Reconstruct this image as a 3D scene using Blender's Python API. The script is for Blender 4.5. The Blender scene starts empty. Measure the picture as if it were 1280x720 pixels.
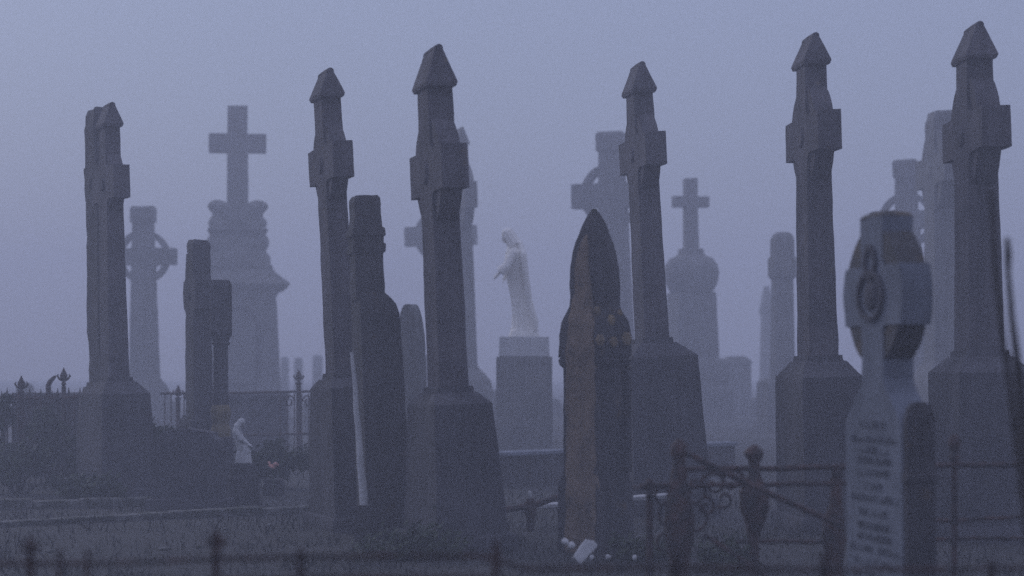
import bpy, bmesh, math, random
from mathutils import Vector, Matrix, noise
R = math.radians
random.seed(7)
S = bpy.context.scene
COL = S.collection
F, HY, EYE = 2560.0, 460.0, 1.40          # focal length and horizon of the 1280x720 photograph, eye height

# ------------------------------------------------------------------ camera / render
cam = bpy.data.cameras.new('camera'); camo = bpy.data.objects.new('camera', cam); COL.objects.link(camo)
camo.location = (0, 0, EYE); camo.rotation_euler = (R(90), 0, 0)
cam.sensor_width = 36; cam.lens = 36 * F / 1280; cam.shift_y = (HY - 360) / 1280
cam.clip_start = .1; cam.clip_end = 3000
cam.dof.use_dof = True; cam.dof.focus_distance = 20.0; cam.dof.aperture_fstop = 1.5
S.camera = camo
S.view_settings.view_transform = 'Standard'; S.view_settings.look = 'None'
S.view_settings.gamma = 1; S.view_settings.use_curve_mapping = False
S.view_settings.exposure = 0.16
S.render.engine = 'CYCLES'
S.cycles.volume_bounces = 4; S.cycles.max_bounces = 8
S.cycles.use_denoising = False
S.render.filter_size = 2.8

# ------------------------------------------------------------------ sky, sun
W = bpy.data.worlds.new('World'); S.world = W; W.use_nodes = True
nt = W.node_tree; nt.nodes.clear()
sky = nt.nodes.new('ShaderNodeTexSky'); sky.sky_type = 'NISHITA'; sky.sun_disc = False
SUN_EL, SUN_AZ = 24, 318                    # degrees; azimuth clockwise from +Y seen from above
sky.sun_elevation = R(SUN_EL); sky.sun_rotation = R(SUN_AZ)
sky.air_density = 1.3; sky.dust_density = 1.2; sky.ozone_density = 6.0
bg = nt.nodes.new('ShaderNodeBackground'); bg.inputs[1].default_value = 0.15
ow = nt.nodes.new('ShaderNodeOutputWorld')
mx = nt.nodes.new('ShaderNodeMix'); mx.data_type = 'RGBA'; mx.inputs['Factor'].default_value = .82
# overcast cloud deck in front of the clear sky: brighter overhead than at the horizon, as real cloud is
tcw = nt.nodes.new('ShaderNodeTexCoord'); sp = nt.nodes.new('ShaderNodeSeparateXYZ'); nt.links.new(tcw.outputs['Generated'], sp.inputs[0])
mr = nt.nodes.new('ShaderNodeMapRange'); nt.links.new(sp.outputs['Z'], mr.inputs['Value'])
mr.inputs['To Min'].default_value = .72; mr.inputs['To Max'].default_value = 2.0
cn = nt.nodes.new('ShaderNodeTexNoise'); cn.inputs['Scale'].default_value = 3.0; cn.inputs['Detail'].default_value = 4
nt.links.new(tcw.outputs['Generated'], cn.inputs['Vector'])
cr = nt.nodes.new('ShaderNodeMapRange'); nt.links.new(cn.outputs[0], cr.inputs['Value']); cr.inputs['To Min'].default_value = .85; cr.inputs['To Max'].default_value = 1.15
mm = nt.nodes.new('ShaderNodeMath'); mm.operation = 'MULTIPLY'; nt.links.new(mr.outputs[0], mm.inputs[0]); nt.links.new(cr.outputs[0], mm.inputs[1])
vs = nt.nodes.new('ShaderNodeVectorMath'); vs.operation = 'SCALE'; vs.inputs[0].default_value = (1.86, 1.96, 2.9); nt.links.new(mm.outputs[0], vs.inputs['Scale'])
nt.links.new(vs.outputs[0], mx.inputs['B'])
nt.links.new(sky.outputs[0], mx.inputs['A']); nt.links.new(mx.outputs['Result'], bg.inputs[0]); nt.links.new(bg.outputs[0], ow.inputs[0])
sl = bpy.data.lights.new('sun', 'SUN'); sl.energy = 0.6; sl.angle = R(25); sl.color = (.95, .95, 1)
so = bpy.data.objects.new('sun', sl); COL.objects.link(so); so.location = (-20, -8, 30)
az, el = R(SUN_AZ), R(SUN_EL)
d = Vector((math.sin(az) * math.cos(el), math.cos(az) * math.cos(el), math.sin(el)))
so.rotation_euler = (-d).to_track_quat('-Z', 'Y').to_euler()

# ------------------------------------------------------------------ materials
def newmat(name):
    m = bpy.data.materials.new(name); m.use_nodes = True
    n = m.node_tree; n.nodes.clear()
    o = n.nodes.new('ShaderNodeOutputMaterial'); b = n.nodes.new('ShaderNodeBsdfPrincipled')
    n.links.new(b.outputs[0], o.inputs[0])
    return m, n, b
def ramp(n, src, a, b, ca, cb):
    r = n.nodes.new('ShaderNodeValToRGB'); e = r.color_ramp.elements
    e[0].position = a; e[1].position = b
    e[0].color = (*ca, 1) if len(ca) == 3 else ca; e[1].color = (*cb, 1) if len(cb) == 3 else cb
    n.links.new(src, r.inputs[0]); return r
def noi(n, co, scale, det=6, rough=.6, stretch=None):
    t = n.nodes.new('ShaderNodeTexNoise'); t.inputs['Scale'].default_value = scale
    t.inputs['Detail'].default_value = det; t.inputs['Roughness'].default_value = rough
    if stretch:
        mp = n.nodes.new('ShaderNodeMapping'); mp.inputs['Scale'].default_value = stretch
        n.links.new(co, mp.inputs[0]); co = mp.outputs[0]
    n.links.new(co, t.inputs['Vector']); return t
def mix(n, fac, a, b):
    m = n.nodes.new('ShaderNodeMix'); m.data_type = 'RGBA'
    n.links.new(fac, m.inputs['Factor']); n.links.new(a, m.inputs['A']); n.links.new(b, m.inputs['B'])
    return m.outputs['Result']
def rgb(n, c):
    r = n.nodes.new('ShaderNodeRGB'); r.outputs[0].default_value = (*c, 1); return r.outputs[0]
def stone(name, c1, c2, lichen=None, lam=.62, scale=3.0, bump=.5, streak=.75, rough=.9):
    m, n, b = newmat(name)
    tc = n.nodes.new('ShaderNodeNewGeometry').outputs['Position']
    big = noi(n, tc, scale, 8, .65)
    col = ramp(n, big.outputs[0], .36, .66, c1, c2).outputs[0]
    st = noi(n, tc, 4.0, 5, .6, (3.5, 3.5, .25))          # rain streaks and soot down the stone
    sm = ramp(n, st.outputs[0], .45, .72, (0, 0, 0), (streak,) * 3).outputs[0]
    col = mix(n, sm, col, rgb(n, tuple(x * .45 for x in c1)))
    gr = noi(n, tc, 60, 3, .7)
    gm = ramp(n, gr.outputs[0], .42, .75, (0, 0, 0), (.4, .4, .4)).outputs[0]
    col = mix(n, gm, col, rgb(n, tuple(min(1, x * 1.9) for x in c2)))
    if lichen:
        ln = noi(n, tc, 6.5, 10, .72)
        lm = ramp(n, ln.outputs[0], lam - .05, lam + .04, (0, 0, 0), (.85,) * 3).outputs[0]
        col = mix(n, lm, col, rgb(n, lichen))
    n.links.new(col, b.inputs['Base Color']); b.inputs['Roughness'].default_value = rough
    b.inputs['Specular IOR Level'].default_value = .25
    bn = noi(n, tc, 22, 8, .7)
    bp = n.nodes.new('ShaderNodeBump'); bp.inputs['Strength'].default_value = bump; bp.inputs['Distance'].default_value = .02
    n.links.new(bn.outputs[0], bp.inputs['Height']); n.links.new(bp.outputs[0], b.inputs['Normal'])
    return m
M = {}
M['lime'] = stone('weathered_limestone', (.046, .043, .050), (.118, .108, .118), (.16, .125, .075), .66)
M['plinth'] = stone('sooty_plinth_stone', (.032, .031, .037), (.086, .083, .092), (.12, .10, .06), .70, 2.0)
M['dark'] = stone('dark_mossy_stone', (.028, .027, .030), (.072, .068, .072), (.12, .085, .05), .64)
M['mossy'] = stone('amber_lichened_stone', (.05, .048, .048), (.10, .095, .09), (.13, .095, .055), .58)
M['brown'] = stone('lichen_brown_stone', (.11, .083, .064), (.23, .17, .12), (.06, .052, .048), .60, 5.0, .9, .6)
M['rosette'] = stone('ochre_carved_stone', (.07, .055, .04), (.25, .185, .10), None, .6, 12)
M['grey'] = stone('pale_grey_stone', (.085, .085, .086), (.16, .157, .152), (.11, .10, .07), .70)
M['slab'] = stone('blue_grey_slab', (.10, .11, .132), (.175, .19, .225), (.12, .10, .065), .68, 2.5, .35, .35)
M['marble'] = stone('white_marble', (.76, .72, .65), (.88, .85, .78), (.20, .195, .18), .70, 4.0, .2, .3, .6)
M['pale'] = stone('dull_white_marble', (.36, .36, .365), (.54, .535, .525), (.16, .155, .14), .68, 6.0, .3, .3, .7)
M['tan'] = stone('tan_sandstone', (.12, .10, .06), (.20, .165, .10), None, .6, 6)
M['kerb'] = stone('kerb_stone', (.09, .088, .085), (.22, .215, .205), (.035, .037, .025), .50, 2.2)
M['letter'] = stone('worn_letter_paint', (.068, .072, .084), (.112, .12, .138), None, .6, 30, .1)
def iron():
    m, n, b = newmat('rusty_iron')
    tc = n.nodes.new('ShaderNodeNewGeometry').outputs['Position']
    t = noi(n, tc, 14, 8, .7)
    col = ramp(n, t.outputs[0], .42, .66, (.016, .012, .012), (.075, .030, .021)).outputs[0]
    n.links.new(col, b.inputs['Base Color']); b.inputs['Roughness'].default_value = .8
    bp = n.nodes.new('ShaderNodeBump'); bp.inputs['Strength'].default_value = .4; bp.inputs['Distance'].default_value = .01
    n.links.new(t.outputs[0], bp.inputs['Height']); n.links.new(bp.outputs[0], b.inputs['Normal'])
    return m
M['iron'] = iron()
def plain(name, c1, c2, scale=8, rough=.8):
    m, n, b = newmat(name)
    tc = n.nodes.new('ShaderNodeNewGeometry').outputs['Position']
    t = noi(n, tc, scale, 6, .7)
    n.links.new(ramp(n, t.outputs[0], .38, .64, c1, c2).outputs[0], b.inputs['Base Color'])
    b.inputs['Roughness'].default_value = rough
    return m
M['grass'] = plain('dull_winter_grass', (.006, .007, .007), (.017, .016, .014), 1.4)
M['soil'] = plain('dark_wet_soil_and_turf', (.008, .008, .008), (.022, .020, .019), 2.2, .95)
M['leaf'] = plain('dull_evergreen_leaf', (.018, .028, .014), (.05, .062, .03), 5)
M['wood'] = plain('dark_twig_bark', (.018, .015, .014), (.045, .036, .03), 9)
M['petal'] = plain('faded_pink_petals', (.45, .20, .16), (.6, .36, .30), 30)

# ------------------------------------------------------------------ helpers
def at(px, py, Y): return Vector(((px - 640) / F * Y, Y, EYE + (HY - py) / F * Y))
def tag(o, label=None, cat=None, group=None, kind=None):
    if label: o['label'] = label
    if cat: o['category'] = cat
    if group: o['group'] = group
    if kind: o['kind'] = kind
    return o
def thing(name, loc, label, cat, yaw=0, lean=0, pitch=0, group=None, ap=False):
    o = bpy.data.objects.new(name, None); COL.objects.link(o); o.empty_display_size = .2
    if ap: yaw -= math.degrees(math.atan2(loc.x, loc.y))      # yaw given as it looks from the path
    o.matrix_world = Matrix.Translation(loc) @ Matrix.Rotation(R(lean), 4, 'Y') @ Matrix.Rotation(R(pitch), 4, 'X') @ Matrix.Rotation(R(yaw), 4, 'Z')
    return tag(o, label, cat, group)
def ngon(n, rx, ry, ph=0): return [(rx * math.cos(ph + 2 * math.pi * i / n), ry * math.sin(ph + 2 * math.pi * i / n)) for i in range(n)]
RECT = [(-1, -1), (1, -1), (1, 1), (-1, 1)]
class MB:
    def __init__(s): s.bm = bmesh.new()
    def loft(s, secs, n=4, fn=None):
        """secs: (z, half_x, half_y[, off_x, off_y]); n=4 rectangles, else ellipses"""
        base = RECT if n == 4 else ngon(n, 1, 1)
        rings = []
        for q in secs:
            z, hx, hy = q[:3]; ox, oy = (q[3], q[4]) if len(q) > 3 else (0, 0)
            ring = []
            for i, (u, v) in enumerate(base):
                k = fn(i / len(base), z) if fn else 1
                ring.append(s.bm.verts.new((ox + u * hx * k, oy + v * hy * k, z)))
            rings.append(ring)
        m = len(base)
        for a, b in zip(rings, rings[1:]):
            for i in range(m): s.bm.faces.new((a[i], a[(i + 1) % m], b[(i + 1) % m], b[i]))
        s.bm.faces.new(rings[0][::-1]); s.bm.faces.new(rings[-1]); return s
    def box(s, x0, x1, y0, y1, z0, z1):
        return s.loft([(z0, (x1 - x0) / 2, (y1 - y0) / 2, (x0 + x1) / 2, (y0 + y1) / 2), (z1, (x1 - x0) / 2, (y1 - y0) / 2, (x0 + x1) / 2, (y0 + y1) / 2)])
    def prism(s, pts, ty, y0=0):
        """polygon in x,z extruded along y; ty may be a function of z"""
        f = ty if callable(ty) else (lambda z: ty)
        a = [s.bm.verts.new((x, y0 - f(z) / 2, z)) for x, z in pts]
        b = [s.bm.verts.new((x, y0 + f(z) / 2, z)) for x, z in pts]
        m = len(pts)
        for i in range(m): s.bm.faces.new((a[i], a[(i + 1) % m], b[(i + 1) % m], b[i]))
        s.bm.faces.new(a[::-1]); s.bm.faces.new(b); return s
    def ring(s, R_, r_, ty, cz, cx=0, y0=0, n=56, ez=1.0):
        v = []
        for i in range(n):
            a = 2 * math.pi * i / n; c, q = math.cos(a), math.sin(a) * ez
            v.append([s.bm.verts.new((cx + rr * c, y0 + yy, cz + rr * q)) for rr, yy in ((R_, -ty / 2), (R_, ty / 2), (r_, ty / 2), (r_, -ty / 2))])
        for i in range(n):
            a, b = v[i], v[(i + 1) % n]
            for j in range(4): s.bm.faces.new((a[j], b[j], b[(j + 1) % 4], a[(j + 1) % 4]))
        return s
    def tube(s, pts, r, n=8, cap=True):
        pts = [Vector(p) for p in pts]; rings = []
        rr = r if isinstance(r, (list, tuple)) else [r] * len(pts)
        up = None
        for i, p in enumerate(pts):
            t = (pts[min(i + 1, len(pts) - 1)] - pts[max(i - 1, 0)]).normalized()
            if up is None: up = t.orthogonal().normalized()
            up = (up - t * up.dot(t)).normalized(); w = t.cross(up)
            rings.append([s.bm.verts.new(p + (up * math.cos(2 * math.pi * k / n) + w * math.sin(2 * math.pi * k / n)) * rr[i]) for k in range(n)])
        for a, b in zip(rings, rings[1:]):
            for k in range(n): s.bm.faces.new((a[k], a[(k + 1) % n], b[(k + 1) % n], b[k]))
        if cap: s.bm.faces.new(rings[0][::-1]); s.bm.faces.new(rings[-1])
        return s
    def blob(s, c, r, seg=12, rings=8):
        m = Matrix.Translation(c) @ Matrix.Diagonal((r[0], r[1], r[2], 1))
        bmesh.ops.create_uvsphere(s.bm, u_segments=seg, v_segments=rings, radius=1, matrix=m); return s
    def rough(s, step, amp, scale=3.0, seed=0):
        bm = s.bm
        for ax in range(3):
            lo = min(v.co[ax] for v in bm.verts); hi = max(v.co[ax] for v in bm.verts)
            k = lo + step * .5
            nn = Vector((0, 0, 0)); nn[ax] = 1
            while k < hi:
                p = Vector((0, 0, 0)); p[ax] = k
                bmesh.ops.bisect_plane(bm, geom=bm.verts[:] + bm.edges[:] + bm.faces[:], plane_co=p, plane_no=nn, dist=1e-4)
                k += step
        bmesh.ops.recalc_face_normals(bm, faces=bm.faces[:]); bm.normal_update()
        off = Vector((seed * 7.3, seed * 3.1, seed * 1.7))
        mv = []
        for v in bm.verts:
            f = noise.fractal(v.co * scale + off, 1.0, 2.0, 4) + .6 * min(0, noise.noise(v.co * scale * 2.7 + off))
            mv.append(v.normal * amp * f)
        for v, q in zip(bm.verts, mv): v.co += q
        return s
    def build(s, name, mat, parent=None, bevel=0, smooth=40, remesh=0):
        bmesh.ops.recalc_face_normals(s.bm, faces=s.bm.faces[:])
        me = bpy.data.meshes.new(name); s.bm.to_mesh(me); s.bm.free()
        me.materials.append(mat)
        if smooth:
            for p in me.polygons: p.use_smooth = True
            me.set_sharp_from_angle(angle=R(smooth))
        o = bpy.data.objects.new(name, me); COL.objects.link(o)
        if parent: o.parent = parent
        if bevel:
            b = o.modifiers.new('bevel', 'BEVEL'); b.width = bevel; b.segments = 2; b.limit_method = 'ANGLE'; b.angle_limit = R(35)
        if remesh:
            r = o.modifiers.new('remesh', 'REMESH'); r.mode = 'VOXEL'; r.voxel_size = remesh; r.use_smooth_shade = True
            q = o.modifiers.new('smooth', 'SMOOTH'); q.iterations = 3; q.factor = .5
        return o

def cross_profile(zb, za, h, zt, wb, wa, wn, wt, L, arm_pit=0, flare=0):
    """shaft from zb to zt with arms of half length L centred at za, half height h; concave arm pits"""
    def pit(x, z, sx, sz):
        if not arm_pit: return [(sx * x, z)]
        return [(sx * (x + arm_pit * (1 - math.cos(t))), z + sz * arm_pit * (1 - math.sin(t))) for t in [i * math.pi / 2 / 6 for i in range(7)]]
    p = [(wb, zb)]
    lo = pit(wa, za - h, 1, -1)
    p += lo
    p += [(L, za - h - flare), (L, za + h + flare)]
    p += pit(wn, za + h, 1, 1)[::-1]
    p += [(wt, zt)]
    return p + [(-x, z) for x, z in p[::-1]]

# ------------------------------------------------------------------ ground
def ground():
    bm = bmesh.new(); n = 90
    xs = [math.copysign(abs(t) ** 1.9, t) * 190 for t in [(-1 + 2 * i / n) for i in range(n + 1)]]
    ys = [-30 + 250 * (i / 150) ** 1.6 for i in range(151)]
    g = [[bm.verts.new((x, y, .05 * noise.fractal(Vector((x * .35, y * .35, 0)), 1, 2, 4))) for x in xs] for y in ys]
    for a, b in zip(g, g[1:]):
        for i in range(n): bm.faces.new((a[i], a[i + 1], b[i + 1], b[i]))
    me = bpy.data.meshes.new('ground'); bm.to_mesh(me); bm.free(); me.materials.append(M['soil'])
    for p in me.polygons: p.use_smooth = True
    o = bpy.data.objects.new('ground', me); COL.objects.link(o); tag(o, kind='structure')
ground()
def grass():
    v, f = [], []
    for i in range(26000):
        y = 10 + 28 * random.random() ** 1.5; x = random.uniform(-.29, .29) * y
        z = .05 * noise.fractal(Vector((x * .35, y * .35, 0)), 1, 2, 4) - .01
        dn = noise.noise(Vector((x * .8, y * .8, 3)))
        if dn < -.15 and random.random() < .7: continue
        h = random.uniform(.04, .11) * (1 + .9 * max(0, dn)); a = random.uniform(0, 6.28); w = random.uniform(.004, .009)
        dx, dy = math.cos(a) * w, math.sin(a) * w; lx, ly = random.gauss(0, .45) * h, random.gauss(0, .45) * h
        k = len(v); v += [(x - dx, y - dy, z), (x + dx, y + dy, z), (x + lx, y + ly, z + h)]; f.append((k, k + 1, k + 2))
    me = bpy.data.meshes.new('grass'); me.from_pydata(v, [], f); me.materials.append(M['grass'])
    o = bpy.data.objects.new('grass', me); COL.objects.link(o); tag(o, 'rough dull winter grass between the graves', 'grass', kind='stuff')
grass()

# ------------------------------------------------------------------ gable-capped high crosses (edge-on) and wheel crosses
def high_cross(label, Y, bx, tx, tz, capb, armc, harm, ring, shb, plb, k, yaw=76, capk=None, L=86, mat='lime',
               cap='gable', plw=(150, 72, 190, 91), group='tall stone crosses with a gabled cap seen edge-on', seed=0, name='high_cross', Wk=1.0, rough=.006, ringr=.70, pit=12, wide=None):
    m = Y / F; gy = HY + EYE * F / Y
    Z = lambda py: (gy - py) * m
    lean = math.degrees(math.atan2((tx - bx), (gy - tz)))
    t = thing(name, Vector(((bx - 640) * m, Y, 0)), label, 'cross', -yaw, lean, group=group, ap=True)
    km = k * m; kc = (capk or k) * m
    if wide:   # (half widths bottom, below arms, neck, top ; thickness bottom, top) in pixels
        wb, wa, wn, wt, T0, T1 = [q * m for q in wide]; Lm = L * m; pt = pit * m
    else:
        wb, wa, wn, wt = 33 * km * Wk, 30 * km * Wk, 29 * kc * Wk, 27 * kc * Wk; T0, T1 = 37 * km, 32 * kc; Lm = L * km; pt = pit * km
    zb, zt, za, h = Z(shb), Z(capb), Z(armc), harm * m
    th = lambda z: T0 + (T1 - T0) * max(0, min(1, (z - zb) / (zt - zb)))
    b = MB(); b.prism(cross_profile(zb - .02, za, h, zt, wb, wa, wn, wt, Lm, pt), th)
    b.rough(.11, rough, 4, seed)
    b.build('cross_shaft', M[mat], t, .008)
    Rm = ring * m
    MB().ring(Rm, Rm * ringr, th(za) * .80, za).rough(.14, rough * .6, 5, seed + 1).build('wheel_ring', M[mat], t, .006)
    # carved boss at the crossing, on both faces
    MB().tube([(0, -th(za) / 2 - .02, za), (0, -th(za) / 2 + .02, za)], [Rm * .18, Rm * .26], 20).build('boss', M[mat], t)
    T = th(zt)
    z2 = Z(tz)
    if cap == 'gable':
        cw, ct = wt * 1.42, T / 2 + .014
        c = MB(); c.loft([(zt - .002, cw, ct), (zt + .03, cw + .012, ct + .012), (zt + .05, cw + .005, ct + .006), (z2 - .03, cw * .84, .03)]); c.rough(.12, rough * .6, 5, seed + 2)
        co = c.build('cap', M[mat], t, .006)
        MB().tube([(-cw * .86, 0, z2 - .028), (0, 0, z2 - .024), (cw * .86, 0, z2 - .028)], .032, 10).build('ridge_roll', M[mat], co)
    elif cap == 'block':
        cw, ct = wt + 2.2 * m, T / 2 + .05
        MB().loft([(zt - .002, cw, ct), (z2 - (z2 - zt) * .15, cw, ct), (z2, cw * .86, ct * .8)]).rough(.12, rough, 4, seed).build('cap', M[mat], t, .01)
    else:
        MB().loft([(zt - .002, wt - .002, T / 2 - .002), (z2 - (z2 - zt) * .35, wt - .004, T / 2 - .003), (z2, wt * .8, T / 2 * .72)]).rough(.1, rough * 2, 4, seed).build('cap', M[mat], t, .02)
    # plinth with weathered shoulders, standing on a low step
    a, c_, d_, e = [q * (km if not wide else m) / 2 for q in plw]
    zp = Z(plb)
    p = MB(); p.loft([(-.25, d_, e), (.12, d_ * .995, e * .995), (zp, a, c_), (zb - .04, wb + .06, T0 / 2 + .055), (zb - .036, wb + .035, T0 / 2 + .03), (zb + .012, wb + .03, T0 / 2 + .025)])
    p.rough(.14, rough * 1.3, 3, seed + 3)
    p.build('plinth', M['plinth' if mat == 'lime' else mat], t, .012)
    MB().loft([(-.3, d_ * 1.12, e * 1.16), (.10, d_ * 1.12, e * 1.16), (.13, d_ * 1.09, e * 1.12)]).rough(.2, rough, 3, seed + 4).build('base_step', M['plinth'], t, .012)
    return t
high_cross('tall dark gabled cross leaning left, broad dark plinth, left of the white robed statue',
           16.0, 569, 541, 60, 112, 215, 27, 70, 485, 505, 1.0, seed=1)
high_cross('slender edge-on stone cross with a gabled cap rising right of the large plain cross monument',
           18.0, 437, 407, 88, 124, 205, 22, 52, 467, 484, .77, seed=2)
high_cross('gable-capped stone cross just right of the brown pointed monument, plinth partly hidden behind it',
           20.0, 826, 797, 80, 118, 192, 20, 52, 424, 446, .84, capk=.77, plw=(140, 100, 160, 118), seed=3)
high_cross('tall gable-capped stone cross on a squat square plinth, left of the near wheel cross headstone',
           18.0, 1027, 1013, 45, 84, 171, 24, 64, 446, 471, .99, capk=.86, plw=(150, 76, 158, 80), seed=4)
high_cross('tallest gable-capped stone cross, far right, with a dark twig crossing its shaft',
           17.0, 1228, 1217, 32, 78, 169, 25, 74, 440, 465, 1.20, capk=1.02, plw=(140, 76, 146, 80), seed=5)
high_cross('gable-capped stone cross farthest left, against a bumpy shaft, on a wide dark plinth',
           22.0, 147, 136, 130, 160, 231, 20, 40, 473, 492, .70, capk=.58, L=80, plw=(160, 86, 180, 100), seed=6)
high_cross('pale gabled edge-on cross half hidden behind the tall dark cross left of the white statue',
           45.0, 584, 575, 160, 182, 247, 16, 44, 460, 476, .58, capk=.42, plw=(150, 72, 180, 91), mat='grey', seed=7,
           group='fogged stone crosses in the background')
high_cross('pale rough round-topped edge-on cross just left of the tallest cross at far right',
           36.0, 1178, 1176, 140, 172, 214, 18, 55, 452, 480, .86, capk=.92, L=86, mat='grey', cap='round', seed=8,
           group='fogged stone crosses in the background', rough=.012)
high_cross('bumpy flat-topped stone shaft pressed against the left side of the farthest left gabled cross',
           23.5, 131, 120, 136, 160, 229, 21, 30, 478, 496, .56, L=60, Wk=1.5, cap='round', seed=9, rough=.022, mat='dark',
           group='fogged stone crosses in the background', plw=(120, 80, 140, 96))
high_cross('square shouldered edge-on cross with a flat top in front of the large plain cross monument',
           24.0, 250, 247, 300, 316, 369, 18, 26, 520, 548, .68, L=44, cap='round', seed=10, rough=.012, mat='plinth',
           group='fogged stone crosses in the background', plw=(75, 50, 84, 56))
G2 = 'fogged stone crosses in the background'
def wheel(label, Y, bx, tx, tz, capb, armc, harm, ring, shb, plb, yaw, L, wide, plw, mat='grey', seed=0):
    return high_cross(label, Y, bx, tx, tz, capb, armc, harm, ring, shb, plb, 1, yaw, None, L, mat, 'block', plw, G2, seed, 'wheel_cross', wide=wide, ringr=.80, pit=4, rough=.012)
wheel('pale wheel cross with four open holes, seen face on beside the farthest left gabled cross', 52, 181, 179, 258, 278, 321, 10.5, 33, 474, 486, 12, 41,
      (18, 14, 13, 12.5, 20, 16), (56, 30, 66, 40), seed=11)
wheel('pale block-capped wheel cross behind the gabled cross next to the brown pointed monument', 50, 772, 764, 165, 189, 244, 15, 40, 430, 450, 14, 51,
      (22, 17, 15, 15, 24, 20), (80, 40, 96, 50), seed=12)
wheel('faint wheel cross showing only arm ends behind the tall dark cross left of the statue', 58, 556, 550, 245, 262, 295, 12, 33, 440, 456, 10, 45,
      (17, 13, 12, 12, 18, 15), (54, 30, 60, 40), seed=13)
wheel('pale wheel cross rising behind the top of the near headstone at right', 50, 1140, 1132, 200, 222, 275, 11, 34, 440, 460, 10, 44,
      (19, 15, 13, 12.5, 22, 18), (60, 36, 72, 44), seed=14)

# ------------------------------------------------------------------ large plain cross monument on rockwork
def calvary():
    Y = 54.0; m = Y / F; gy = HY + EYE * F / Y; Z = lambda py: (gy - py) * m
    t = thing('cross_monument', Vector(((297 - 640) * m, Y, 0)), 'large plain cross on a lumpy stone mound above a corniced block with an arched panel', 'monument', 8)
    MB().prism(cross_profile(Z(290), Z(179.5), 11.5 * m, Z(133), 13.5 * m, 13 * m, 12.5 * m, 12.5 * m, 35.5 * m), 22 * m).rough(.25, .012, 2).build('cross', M['grey'], t, .02)
    b = MB()
    for sx in (-1, 1):
        for x, y, rx, rz in ((25, 258, 13, 8), (21, 266, 12, 8), (22, 279, 15, 9.5), (14, 270, 14, 16), (20, 303, 19, 16), (24, 325, 18, 13), (20, 342, 22, 12)):
            b.blob((sx * x * m, 0, Z(y)), (rx * m * random.uniform(.95, 1.06), 20 * m, rz * m))
            b.blob((sx * x * m * .7, -14 * m, Z(y + 4)), (rx * m * .8, 14 * m, rz * m * .9))
    b.blob((0, 0, Z(310)), (28 * m, 24 * m, 45 * m)); b.blob((0, -12 * m, Z(330)), (34 * m, 20 * m, 26 * m))
    b.build('rock_mound', M['grey'], t, remesh=.05)
    for py, hw, hh in ((288, 37, 3), (334, 44, 3.5)): MB().loft([(Z(py + hh), hw * m * .96, 27 * m), (Z(py), hw * m, 29 * m), (Z(py - hh), hw * m * .9, 25 * m)]).rough(.2, .03, 3, py).build('ledge', M['grey'], t, .02)
    MB().loft([(Z(376), 46 * m, 38 * m), (Z(366), 50 * m, 42 * m), (Z(360), 61 * m, 52 * m), (Z(356), 64 * m, 54 * m), (Z(350), 56 * m, 47 * m), (Z(342), 46 * m, 38 * m), (Z(338), 44 * m, 36 * m)]).rough(.3, .012, 2).build('cornice', M['grey'], t, .02)
    blk = MB().loft([(Z(494), 53 * m, 44 * m), (Z(376.2), 47.5 * m, 39 * m)]).rough(.4, .01, 2).build('die_block', M['grey'], t, .02)
    pts = [(-22 * m, Z(480)), (22 * m, Z(480))] + [(22 * m * math.cos(a), Z(408) + 22 * m * math.sin(a)) for a in [i * math.pi / 12 for i in range(13)]]
    MB().prism(pts, .34, -42.5 * m).build('arched_panel', M['grey'], blk, .03)
    MB().tube([(x * 1.12, -42 * m - .17, z) for x, z in [pts[0]] + pts[:0:-1]][1:], .06, 8).build('arch_shade_outline', M['dark'], blk)  # dark tube stands in for the shading round the recessed arch
    MB().loft([(-.3, 66 * m, 56 * m), (Z(510), 63 * m, 53 * m), (Z(500), 58 * m, 48 * m), (Z(494.2), 55 * m, 45 * m)]).rough(.4, .012, 2).build('plinth', M['grey'], t, .02)
calvary()
def dome_monument():
    Y = 55.0; m = Y / F; gy = HY + EYE * F / Y; Z = lambda py: (gy - py) * m
    t = thing('cross_monument', Vector(((866 - 640) * m, Y, 0)), 'small plain cross on a domed stone cap over a square pier, fogged, right of centre', 'monument', 16, -.6)
    MB().prism(cross_profile(Z(316), Z(252.5), 7 * m, Z(223), 8.5 * m, 8 * m, 7.6 * m, 7.6 * m, 23 * m), 13 * m).rough(.25, .01, 2).build('cross', M['grey'], t, .015)
    MB().loft([(Z(366), 27 * m, 25 * m), (Z(358), 31 * m, 29 * m), (Z(350), 34 * m, 32 * m), (Z(341), 35 * m, 33 * m), (Z(331), 33 * m, 31 * m), (Z(323), 27 * m, 25 * m), (Z(319), 17 * m, 17 * m), (Z(311), 15.5 * m, 15.5 * m)], 16).build('domed_cap', M['grey'], t, .02)
    MB().loft([(Z(448), 27 * m, 24 * m), (Z(366), 24.5 * m, 22 * m)]).rough(.4, .01, 2).build('pier', M['grey'], t, .02)
    MB().loft([(-.3, 42 * m, 40 * m), (Z(486), 40 * m, 38 * m), (Z(484), 37 * m, 35 * m), (Z(456), 35 * m, 33 * m), (Z(448), 30 * m, 27 * m)]).rough(.4, .012, 2).build('plinth', M['grey'], t, .02)
dome_monument()
def far_pier(label, Y, px, secs, mat='grey', n=4, yaw=12, name='memorial_pillar', base=None, group=None):
    m = Y / F; gy = HY + EYE * F / Y; Z = lambda py: (gy - py) * m
    t = thing(name, Vector(((px - 640) * m, Y, 0)), label, 'pillar', yaw, group=group)
    MB().loft([(Z(y), w * m, w * m * .8) for y, w in secs[::-1]], n).rough(.3, .012, 2, px).build('pillar_shaft', M[mat], t, .015)
    if base: MB().loft([(-.3, base[1] * m, base[1] * m * .9), (Z(base[0] + 4), base[1] * m, base[1] * m * .9), (Z(base[0]), base[1] * m * .85, base[1] * m * .75)]).rough(.3, .012, 2, px + 1).build('plinth', M[mat], t, .015)
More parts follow.
